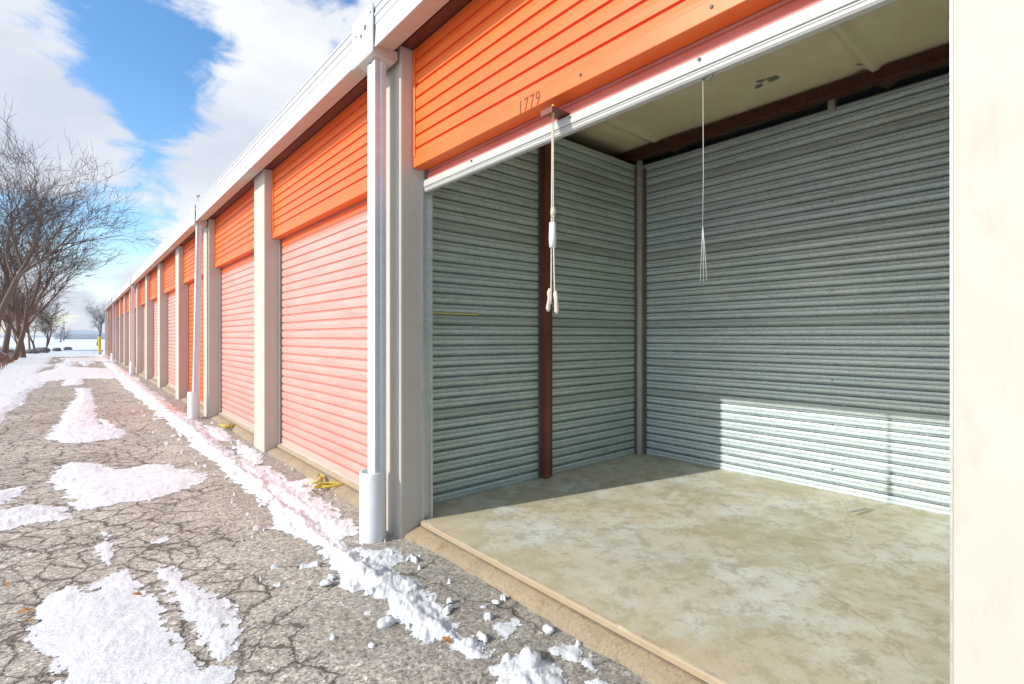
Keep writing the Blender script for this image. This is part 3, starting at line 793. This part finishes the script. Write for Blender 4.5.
# snow stays on the lane side: clamp where the apron begins
H, CV = snow_field(SX, SYY)
lim = 1.93
H = np.where(SX > lim, -.06, H)
keepv = (H > -.022) & (CV > 0)
nr, na = RA.shape
q = keepv[:-1,:-1] | keepv[1:,:-1] | keepv[1:,1:] | keepv[:-1,1:]
q &= (SX[:-1,:-1] < 1.97) & (SX[:-1,:-1] > -9)
ii, jj = np.nonzero(q); a = ii*na + jj
F = np.stack([a, a+1, a+na+1, a+na], -1)
used, inv = np.unique(F.ravel(), return_inverse=True)
co = np.stack([SX.ravel()[used], SYY.ravel()[used], H.ravel()[used]], -1)
me = bpy.data.meshes.new('snow'); me.from_pydata(co.tolist(), [], inv.reshape(-1,4).tolist()); me.materials.append(M['snow'])
me.polygons.foreach_set('use_smooth', [True]*len(F)); me.update()
at_ = me.attributes.new('cover', 'FLOAT', 'POINT'); at_.data.foreach_set('value', CV.ravel()[used].astype(np.float32))
so_ = bpy.data.objects.new('snow', me); COL.objects.link(so_); so_['kind'] = 'stuff'; so_['label'] = 'melting snow patches and the ploughed snow ridge on the lane'
print('snow faces', len(F))

# snow chunks, stones, leaves ------------------------------------------------
def lump(name, mat, x, y, z, r, seed, sq_=(1,1,.7)):
    mb = MB(); rs = random.Random(seed); N, K = 12, 7
    ph = [rs.uniform(0, 6.28) for _ in range(6)]
    def rad(a, b): return 1 + .16*math.sin(2*a+ph[0]) + .12*math.sin(3*a+ph[1]+2*b) + .12*math.sin(3*b+ph[2]) + .06*math.sin(5*a+4*b+ph[3])
    mb.v.append((0,0,-r*sq_[2]))
    for k in range(1, K):
        b = math.pi*k/K
        for i in range(N):
            a = 2*math.pi*i/N; q = r*rad(a, b)
            mb.v.append((q*math.sin(b)*math.cos(a)*sq_[0], q*math.sin(b)*math.sin(a)*sq_[1], -q*math.cos(b)*sq_[2]))
    mb.v.append((0,0,r*sq_[2]*rad(0,math.pi)))
    for i in range(N): mb.face((0, 1+(i+1)%N, 1+i))
    for k in range(K-2):
        for i in range(N): mb.face((1+k*N+i, 1+k*N+(i+1)%N, 1+(k+1)*N+(i+1)%N, 1+(k+1)*N+i))
    L = len(mb.v)-1
    for i in range(N): mb.face((1+(K-2)*N+i, 1+(K-2)*N+(i+1)%N, L))
    o = mb.build(name, mat, None, smooth=True, sub=1); o.location = (x, y, z + r*sq_[2]*.75); o.rotation_euler = (0,0,rs.uniform(0,6)); return o
CH = [(548,630,.028,'round snow chunk on gravel near the concrete apron of the open unit'),
      (496,602,.020,'small snow chunk nearest the edge of the open unit apron'),
      (530,663,.055,'largest snow chunk at the bottom edge right of the snow ridge'),
      (333,637,.016,'tiny snow chunk alone on the cracked asphalt left of the ridge end'),
      (372,645,.017,'small snow chunk on asphalt below the snow ridge'),
      (468,645,.040,'rounded snow chunk sitting at the tail of the snow ridge'),
      (386,624,.040,'flat snow chunk breaking off the ridge on its lane side'),
      (326,583,.030,'oblong snow chunk on asphalt beside the middle of the ridge'),
      (307,500,.030,'snow chunk lying between the ridge and the faded pink door'),
      (301,487,.045,'flat oval snow slab between the ridge and the yellow strap'),]
for i, (px, py, r, lab) in enumerate(CH):
    x, y = G(px, py); o = lump('snow_chunk', M['snow_lump'], x, y, -.01, r, 30+i, (1.25,1,.62)); tag(o, lab, 'snow chunk', 'loose snow chunks beside the ridge')
x, y = G(318, 470); o = lump('stone', M['stone'], x+.02, y, .03, .042, 5, (1.3,1,.8)); tag(o, 'pale stone against the foot of the faded pink door', 'stone')
def leaf(px, py, mat, lab, s=.03, rz=0):
    x, y = G(px, py); mb = MB(); out = [(0,-1),(.35,-.6),(.55,-.2),(.95,.0),(.5,.2),(.35,.6),(0,1),(-.35,.55),(-.6,.25),(-.9,.0),(-.5,-.2),(-.35,-.6)]
    b = len(mb.v); mb.v.append((0,0,.010))
    for a, c in out: mb.v.append((a*s, c*s*1.3, .004 + .012*abs(a)))
    n = len(out)
    for i in range(n): mb.face((0, 1+i, 1+(i+1)%n))
    o = mb.build('dead_leaf', mat, None); o.location = (x, y, .006); o.rotation_euler = (R(12), R(-10), rz)
    md = o.modifiers.new('t', 'SOLIDIFY'); md.thickness = .0012
    tag(o, lab, 'leaf', 'fallen leaves on the lane')
leaf(447, 642, M['leaf'], 'curled orange-brown leaf on asphalt just below the end of the snow ridge', .026, .4)
leaf(137, 596, M['leaf'], 'small orange leaf lying on the large near snow patch', .022, 1.1)
leaf(25, 613, M['leaf_pale'], 'tan leaf beside the left edge of the large near snow patch', .034, 2.0)
leaf(6, 586, M['leaf'], 'small reddish leaf at the left edge on cracked asphalt', .018, .2)
leaf(30, 622, M['leaf_pale'], 'pale tan leaf nearest the bottom left corner of the lane', .022, 3.0)
# yellow straps on the apron
def strap(name, pts, lab):
    mb = MB()
    for line in pts: mb.tube(line, .013, 6, flat=.35)
    o = mb.build(name, M['strap'], None, smooth=True); tag(o, lab, 'strap')
def gp(px, py, z): x, y = G(px, py, z); return (x, y, z)
strap('strap', [[gp(311,486,.035), gp(316,477,.05), gp(319,474,.07), gp(324,478,.05), gp(322,486,.04), gp(314,488,.038), gp(320,484,.04), gp(334,483,.04), gp(348,484,.042)], [gp(322,487,.05), gp(334,486,.042), gp(346,485,.045)], [gp(311,482,.045), gp(317,483,.06), gp(322,477,.055)]], 'frayed yellow strap tangled at the foot of the faded pink door')
strap('strap', [[gp(224,427,.035), gp(229,424,.04), gp(236,423,.045), gp(228,427,.05), gp(222,425,.045)], [gp(218,424,.04), gp(226,428,.045), gp(238,424,.04)]], 'yellow strap lying on the apron beside the second downspout')

# ------------------------------------------------------------------ bollard
bx, by = 1.42, 54.2
B = empty('bollard', (bx, by, 0)); tag(B, 'yellow bollard guarding the far corner of the storage building', 'bollard')
mb = MB(); mb.tube([(0,0,-.1),(0,0,1.45),(0,0,1.52),(0,0,1.55)], [.105,.105,.09,.04], 16); mb.build('post', M['yellow'], B, smooth=False)
mb = MB(); mb.tube([(0,0,-.05),(0,0,.28)], .118, 16); mb.build('base_sleeve', M['trim'], B)

# ------------------------------------------------------------------ trees
def make_tree(name, loc, h, seed, lean=(0,0), lab='', spread=1.0, mats=None, levels=5, trunk_r=None, forks=2, lowfork=.22, group='bare trees beside the lane'):
    rs = random.Random(seed); tr = MB(); cr = MB()
    r0 = trunk_r or h*.0115
    cnt = [0]
    def branch(p, d, L, r, lv):
        nseg = 6 if lv < 2 else 4 if lv < 4 else 3
        pts = [p.copy()]; rad = [r]; dd = d.copy(); rend = r*(.5 if lv < 2 else .35)
        for i in range(nseg):
            jit = Vector((rs.gauss(0,1), rs.gauss(0,1), rs.gauss(0,.6)))*(.10 if lv < 2 else .17)
            grav = Vector((0,0,.05 if lv < 3 else .03 - .05*(lv > 3)))
            dd = (dd + jit + grav).normalized(); pts.append(pts[-1] + dd*(L/nseg)); rad.append(r + (rend-r)*(i+1)/nseg)
        mb = tr if lv <= 1 else cr
        mb.tube(pts, rad, (9,7,5,4,3,3,3)[lv], cap=False); cnt[0] += 1
        if lv >= levels: return
        nch = (forks + 4, 6, 5, 4, 3)[min(lv, 4)]
        for c in range(nch):
            f = rs.uniform(lowfork if lv == 0 else .22, 1.0) if c else 1.0
            k = min(int(f*nseg), nseg-1); u = f*nseg-k; q = pts[k].lerp(pts[k+1], u); rr = rad[k] + (rad[k+1]-rad[k])*u
            base = (pts[k+1]-pts[k]).normalized()
            ax = base.orthogonal().normalized(); ax.rotate(Matrix.Rotation(rs.uniform(0, 6.28), 3, base))
            angv = rs.uniform(.30, .80)*spread if c else rs.uniform(.05, .3)
            nd = (base*math.cos(angv) + ax*math.sin(angv)); nd.z = nd.z + (.12 if lv < 2 else 0)
            nl = L*rs.uniform(.48, .78)*(1.15 - .5*f if lv == 0 else 1)
            branch(q, nd.normalized(), nl, max(rr*rs.uniform(.45,.7), .010), lv+1)
    branch(Vector((0,0,-.3)), Vector((lean[0], lean[1], 1)).normalized(), h*.45, r0, 0)
    T = empty(name, loc); tag(T, lab, 'tree', group)
    tr.build('trunk', (mats or (M['bark'], M['twig']))[0], T, smooth=True); cr.build('crown', (mats or (M['bark'], M['twig']))[1], T, smooth=True)
    return T
def tpos(px, Y, z=None):
    x = on_line(px, Y); return (x, Y, float(gz(np.array([x]), np.array([Y]))[0]) if z is None else z)
make_tree('bare_tree', tpos(-6, 40), 16.5, 3, (-.02,.05), 'tall bare tree cut by the left edge of the photo', 1.0, levels=5)
make_tree('bare_tree', tpos(24, 50), 14.5, 11, (.02,.0), 'dark bare tree leaning right over the lane', 1.05, levels=5, lowfork=.15)
make_tree('bare_tree', tpos(12, 46), 13.5, 23, (.08,.0), 'bare tree between the leftmost tree and the leaning one', .9, levels=5)
make_tree('bare_tree', tpos(4, 56), 17.5, 67, (-.02,.0), 'upright bare tree with a dense crown near the left edge, behind the leftmost tree', .8, levels=5)
make_tree('thin_tree', tpos(30, 74), 9.0, 71, (-.02,0), 'dense brown young tree directly behind the thin straight tree', 1.0, (M['twig_red'], M['twig']), 5, .10, lowfork=.08, group='thin young trees')
make_tree('thin_tree', tpos(36, 60), 8.5, 29, (-.03,0), 'thin straight young tree just right of the leaning tree', .8, levels=4, trunk_r=.09, group='thin young trees')
make_tree('thin_tree', tpos(3, 62), 9.5, 31, (.05,0), 'reddish brown young tree low at the left edge', .9, (M['twig_red'], M['twig_red']), 5, .10, group='thin young trees')
make_tree('thin_tree', tpos(18, 72), 8.5, 37, (.0,0), 'reddish brown young tree behind the leaning tree', 1.0, (M['twig_red'], M['twig_red']), 5, .09, group='thin young trees')
make_tree('thin_tree', tpos(45, 85), 8.0, 43, (.1,0), 'grey shrubby tree right of the thin straight tree', 1.1, (M['twig'], M['twig']), 5, .09, lowfork=.08, group='thin young trees')
make_tree('bare_tree', tpos(98, 118), 9.8, 51, (.0,0), 'distant round-crowned bare tree beyond the end of the building', 1.15, (M['far_bark'], M['far_bark']), 5, .24, lowfork=.3)
make_tree('bare_tree', tpos(60, 190), 6.5, 57, (.0,0), 'small far bare tree left of the utility pole', 1.1, (M['far_bark'], M['far_bark']), 4, .12, lowfork=.1)

# dry weeds along the bank (stuff)
mb = MB(); rs = random.Random(5)
for i in range(3800):
    y = rs.uniform(16, 70); x = -2.5 - abs(rs.gauss(0, .9)) - max(0, (y-30)/40)*1.2
    z = float(bank_h(np.array([x]), np.array([y]))[0]) - .05
    if rs.random() > .25 + .9*max(0, float(fbm(np.array([x]), np.array([y]), .5, 2, 77)[0])): continue
    hgt = rs.uniform(.1, .4); dx, dy = rs.gauss(0, .12), rs.gauss(0, .12); w = .008 + .00025*y
    b = len(mb.v); mb.v += [(x-w, y, z), (x+w, y, z), (x+dx, y+dy, z+hgt), (x, y+w, z)]
    mb.face((b, b+1, b+2)); mb.face((b+1, b+3, b+2)); mb.face((b+3, b, b+2))
o = mb.build('dry_weeds', M['weed'], None); o['kind'] = 'stuff'; o['label'] = 'reddish dry weeds poking through snow on the left bank'
# boulders beyond the lane on the left
for i, (px, Y, r, lab) in enumerate(((42,64,.55,'dark boulder at the far left end of the lane, nearest the thin tree'), (32,62,.42,'dark snow-capped boulder left of the largest one'), (57,72,.36,'small dark boulder right of the largest one, in blue shade'), (68,80,.34,'smallest dark boulder, nearest the open field'))):
    x, y, z = tpos(px, Y); o = lump('boulder', M['darkstone'], x, y, z, r, 60+i, (1.3,1,.6)); tag(o, lab, 'boulder', 'dark boulders at the lane end')
# utility pole and far shed
x, y, z = tpos(64, 270); U = empty('utility_pole', (x, y, 0)); tag(U, 'distant utility pole with one crossarm standing in the snowy field', 'pole')
mb = MB(); mb.tube([(0,0,-.5),(0,0,8)], [.16,.12], 8); mb.build('pole', M['bark'], U)
mb = MB(); mb.box(-1.0, 1.0, -.07, .07, 7.2, 7.36); mb.build('crossarm', M['bark'], U)
x, y, z = tpos(82, 420); S = empty('shed', (x, y, 0)); tag(S, 'far pale low shed with a shallow arched roof on the horizon', 'shed')
mb = MB(); mb.box(-13, 13, -5, 5, -1, 3.2); mb.build('wall', M['pale_wall'], S)
mb = MB(); mb.prof([(-14,3.2)] + [(-14+28*i/16, 3.3+2.8*math.sin(math.pi*i/16)) for i in range(17)] + [(14,3.2)], 'y', -5.5, 5.5); mb.build('roof', M['pale_roof'], S)
# far wooded ridge
mb = MB(); N = 160
for i in range(N):
    X_ = -1400 + 2800*i/(N-1); hh = 6 + 4*float(fbm(np.array([X_]), np.array([0.]), .006, 4, 7)[0]) + 1.5*float(fbm(np.array([X_]), np.array([5.]), .06, 3, 17)[0])
    mb.v += [(X_, 1500, -2), (X_, 1530, max(hh, 2)), (X_, 1700, -2)]
    if i: b = 3*i; mb.face((b-3, b, b+1, b-2)); mb.face((b-2, b+1, b+2, b-1))
o = mb.build('hills', M['hill'], None); o['kind'] = 'structure'

# ------------------------------------------------------------------ camera, sun, sky
cam = bpy.data.cameras.new('camera'); co_ = bpy.data.objects.new('camera', cam); COL.objects.link(co_); scene.camera = co_
cam.sensor_fit = 'HORIZONTAL'; cam.sensor_width = 36; cam.lens = 36*FPX/1024; cam.shift_y = -(342-HY)/1024; cam.clip_end = 6000; cam.clip_start = .05
co_.location = (0, 0, HC); co_.rotation_euler = (R(90), 0, -YAW)
trav = Vector((1, -.24, -.562)).normalized()
sl = bpy.data.lights.new('sun', 'SUN'); sl.energy = 2.2; sl.angle = R(.53); sl.color = (1.0, .95, .87)
sun = bpy.data.objects.new('sun', sl); COL.objects.link(sun); sun.rotation_euler = trav.to_track_quat('-Z', 'Y').to_euler()
W = bpy.data.worlds.new('World'); scene.world = W; W.use_nodes = True
wt = W.node_tree; wn = wt.nodes; bg = wn['Background']
sky = wn.new('ShaderNodeTexSky'); sky.sky_type = 'NISHITA'; sky.sun_disc = False
sky.sun_elevation = math.asin(-trav.z); sky.sun_rotation = math.atan2(-trav.x, -trav.y) % (2*math.pi); sky.air_density = 1.0; sky.dust_density = .6; sky.ozone_density = 1.5
tc = wn.new('ShaderNodeTexCoord')
def wmath(op, a, b=0.0, c=0.0, clamp=False):
    n = wn.new('ShaderNodeMath'); n.operation = op; n.use_clamp = clamp
    for i, v in enumerate((a, b, c)):
        if hasattr(v, 'links'): wt.links.new(v, n.inputs[i])
        else: n.inputs[i].default_value = v
    return n.outputs[0]
def wnoise(scale, detail, rough, zs=1.6, dist=.0, off=0):
    m = wn.new('ShaderNodeMapping'); wt.links.new(tc.outputs['Generated'], m.inputs[0]); m.inputs['Scale'].default_value = (1,1,zs); m.inputs['Location'].default_value = (off,off*.7,0)
    n = wn.new('ShaderNodeTexNoise'); wt.links.new(m.outputs[0], n.inputs['Vector']); n.inputs['Scale'].default_value = scale; n.inputs['Detail'].default_value = detail; n.inputs['Roughness'].default_value = rough; n.inputs['Distortion'].default_value = dist
    return n.outputs['Fac']
def ray(px, py):
    v = Vector((SY, CY, 0)) + Vector((CY, -SY, 0))*((px-512)/FPX) + Vector((0,0,1))*((HY-py)/FPX); return v.normalized()
def blob(px, py, rdeg, amt):
    d = wn.new('ShaderNodeVectorMath'); d.operation = 'DOT_PRODUCT'; wt.links.new(tc.outputs['Generated'], d.inputs[0]); d.inputs[1].default_value = ray(px, py)
    c0 = math.cos(R(rdeg)); f = wmath('DIVIDE', wmath('SUBTRACT', d.outputs['Value'], c0), 1-c0, clamp=True)
    return wmath('MULTIPLY', f, amt)
cl = wmath('ADD', wmath('ADD', wmath('MULTIPLY', wnoise(3.2, 9, .60, 2.0, .5, 3.1), 2.2), -.62), wmath('MULTIPLY', wmath('SUBTRACT', wnoise(8, 8, .6, 2.0, .8, 6.0), .5), 3.0))
BL = [(140,60,9,-.42),(95,50,7,-.30),(60,10,6,-.22),(130,175,6,-.3),(105,240,6,-.3),(130,235,6,-.25),(60,200,5,-.2),(190,85,6.5,-.42),(200,40,5,-.42),(120,110,6,-.45),(128,140,3,-.3),(130,210,5,-.22),(95,245,4,-.2),
      (0,75,9,.7),(25,115,8,.6),(60,145,6,.5),(80,170,5,.3),(45,95,5,.25),(260,120,10,.55),(300,40,12,.5),(175,180,7,.5),(80,290,6,.3),(180,230,5,.25),(85,120,3,.15)]
for b_ in BL: cl = wmath('ADD', cl, blob(*b_))
mr = wn.new('ShaderNodeMapRange'); mr.interpolation_type = 'SMOOTHSTEP'; wt.links.new(cl, mr.inputs[0]); mr.inputs[1].default_value = .10; mr.inputs[2].default_value = .92
# cloud brightness with soft grey modelling
cr_ = wn.new('ShaderNodeValToRGB'); wt.links.new(wnoise(2.3, 6, .5, 2.2, .2, 8.0), cr_.inputs[0])
cr_.color_ramp.elements[0].position = .36; cr_.color_ramp.elements[0].color = (2.5,2.72,3.15,1); cr_.color_ramp.elements[1].position = .62; cr_.color_ramp.elements[1].color = (3.55,3.64,3.8,1)
mx = wn.new('ShaderNodeMix'); mx.data_type = 'RGBA'; wt.links.new(mr.outputs[0], mx.inputs[0]); hs_ = wn.new('ShaderNodeHueSaturation'); hs_.inputs['Saturation'].default_value = 1.25; hs_.inputs['Value'].default_value = .9; wt.links.new(sky.outputs[0], hs_.inputs['Color']); wt.links.new(hs_.outputs[0], mx.inputs[6]); wt.links.new(cr_.outputs[0], mx.inputs[7])
wt.links.new(mx.outputs[2], bg.inputs[0]); bg.inputs[1].default_value = .15
scene.view_settings.view_transform = 'Standard'; scene.view_settings.look = 'None'; scene.view_settings.gamma = 1; scene.view_settings.exposure = .88
scene.view_settings.use_curve_mapping = False
scene.cycles.max_bounces = 8; scene.cycles.diffuse_bounces = 4; scene.cycles.transparent_max_bounces = 6; scene.cycles.use_denoising = True
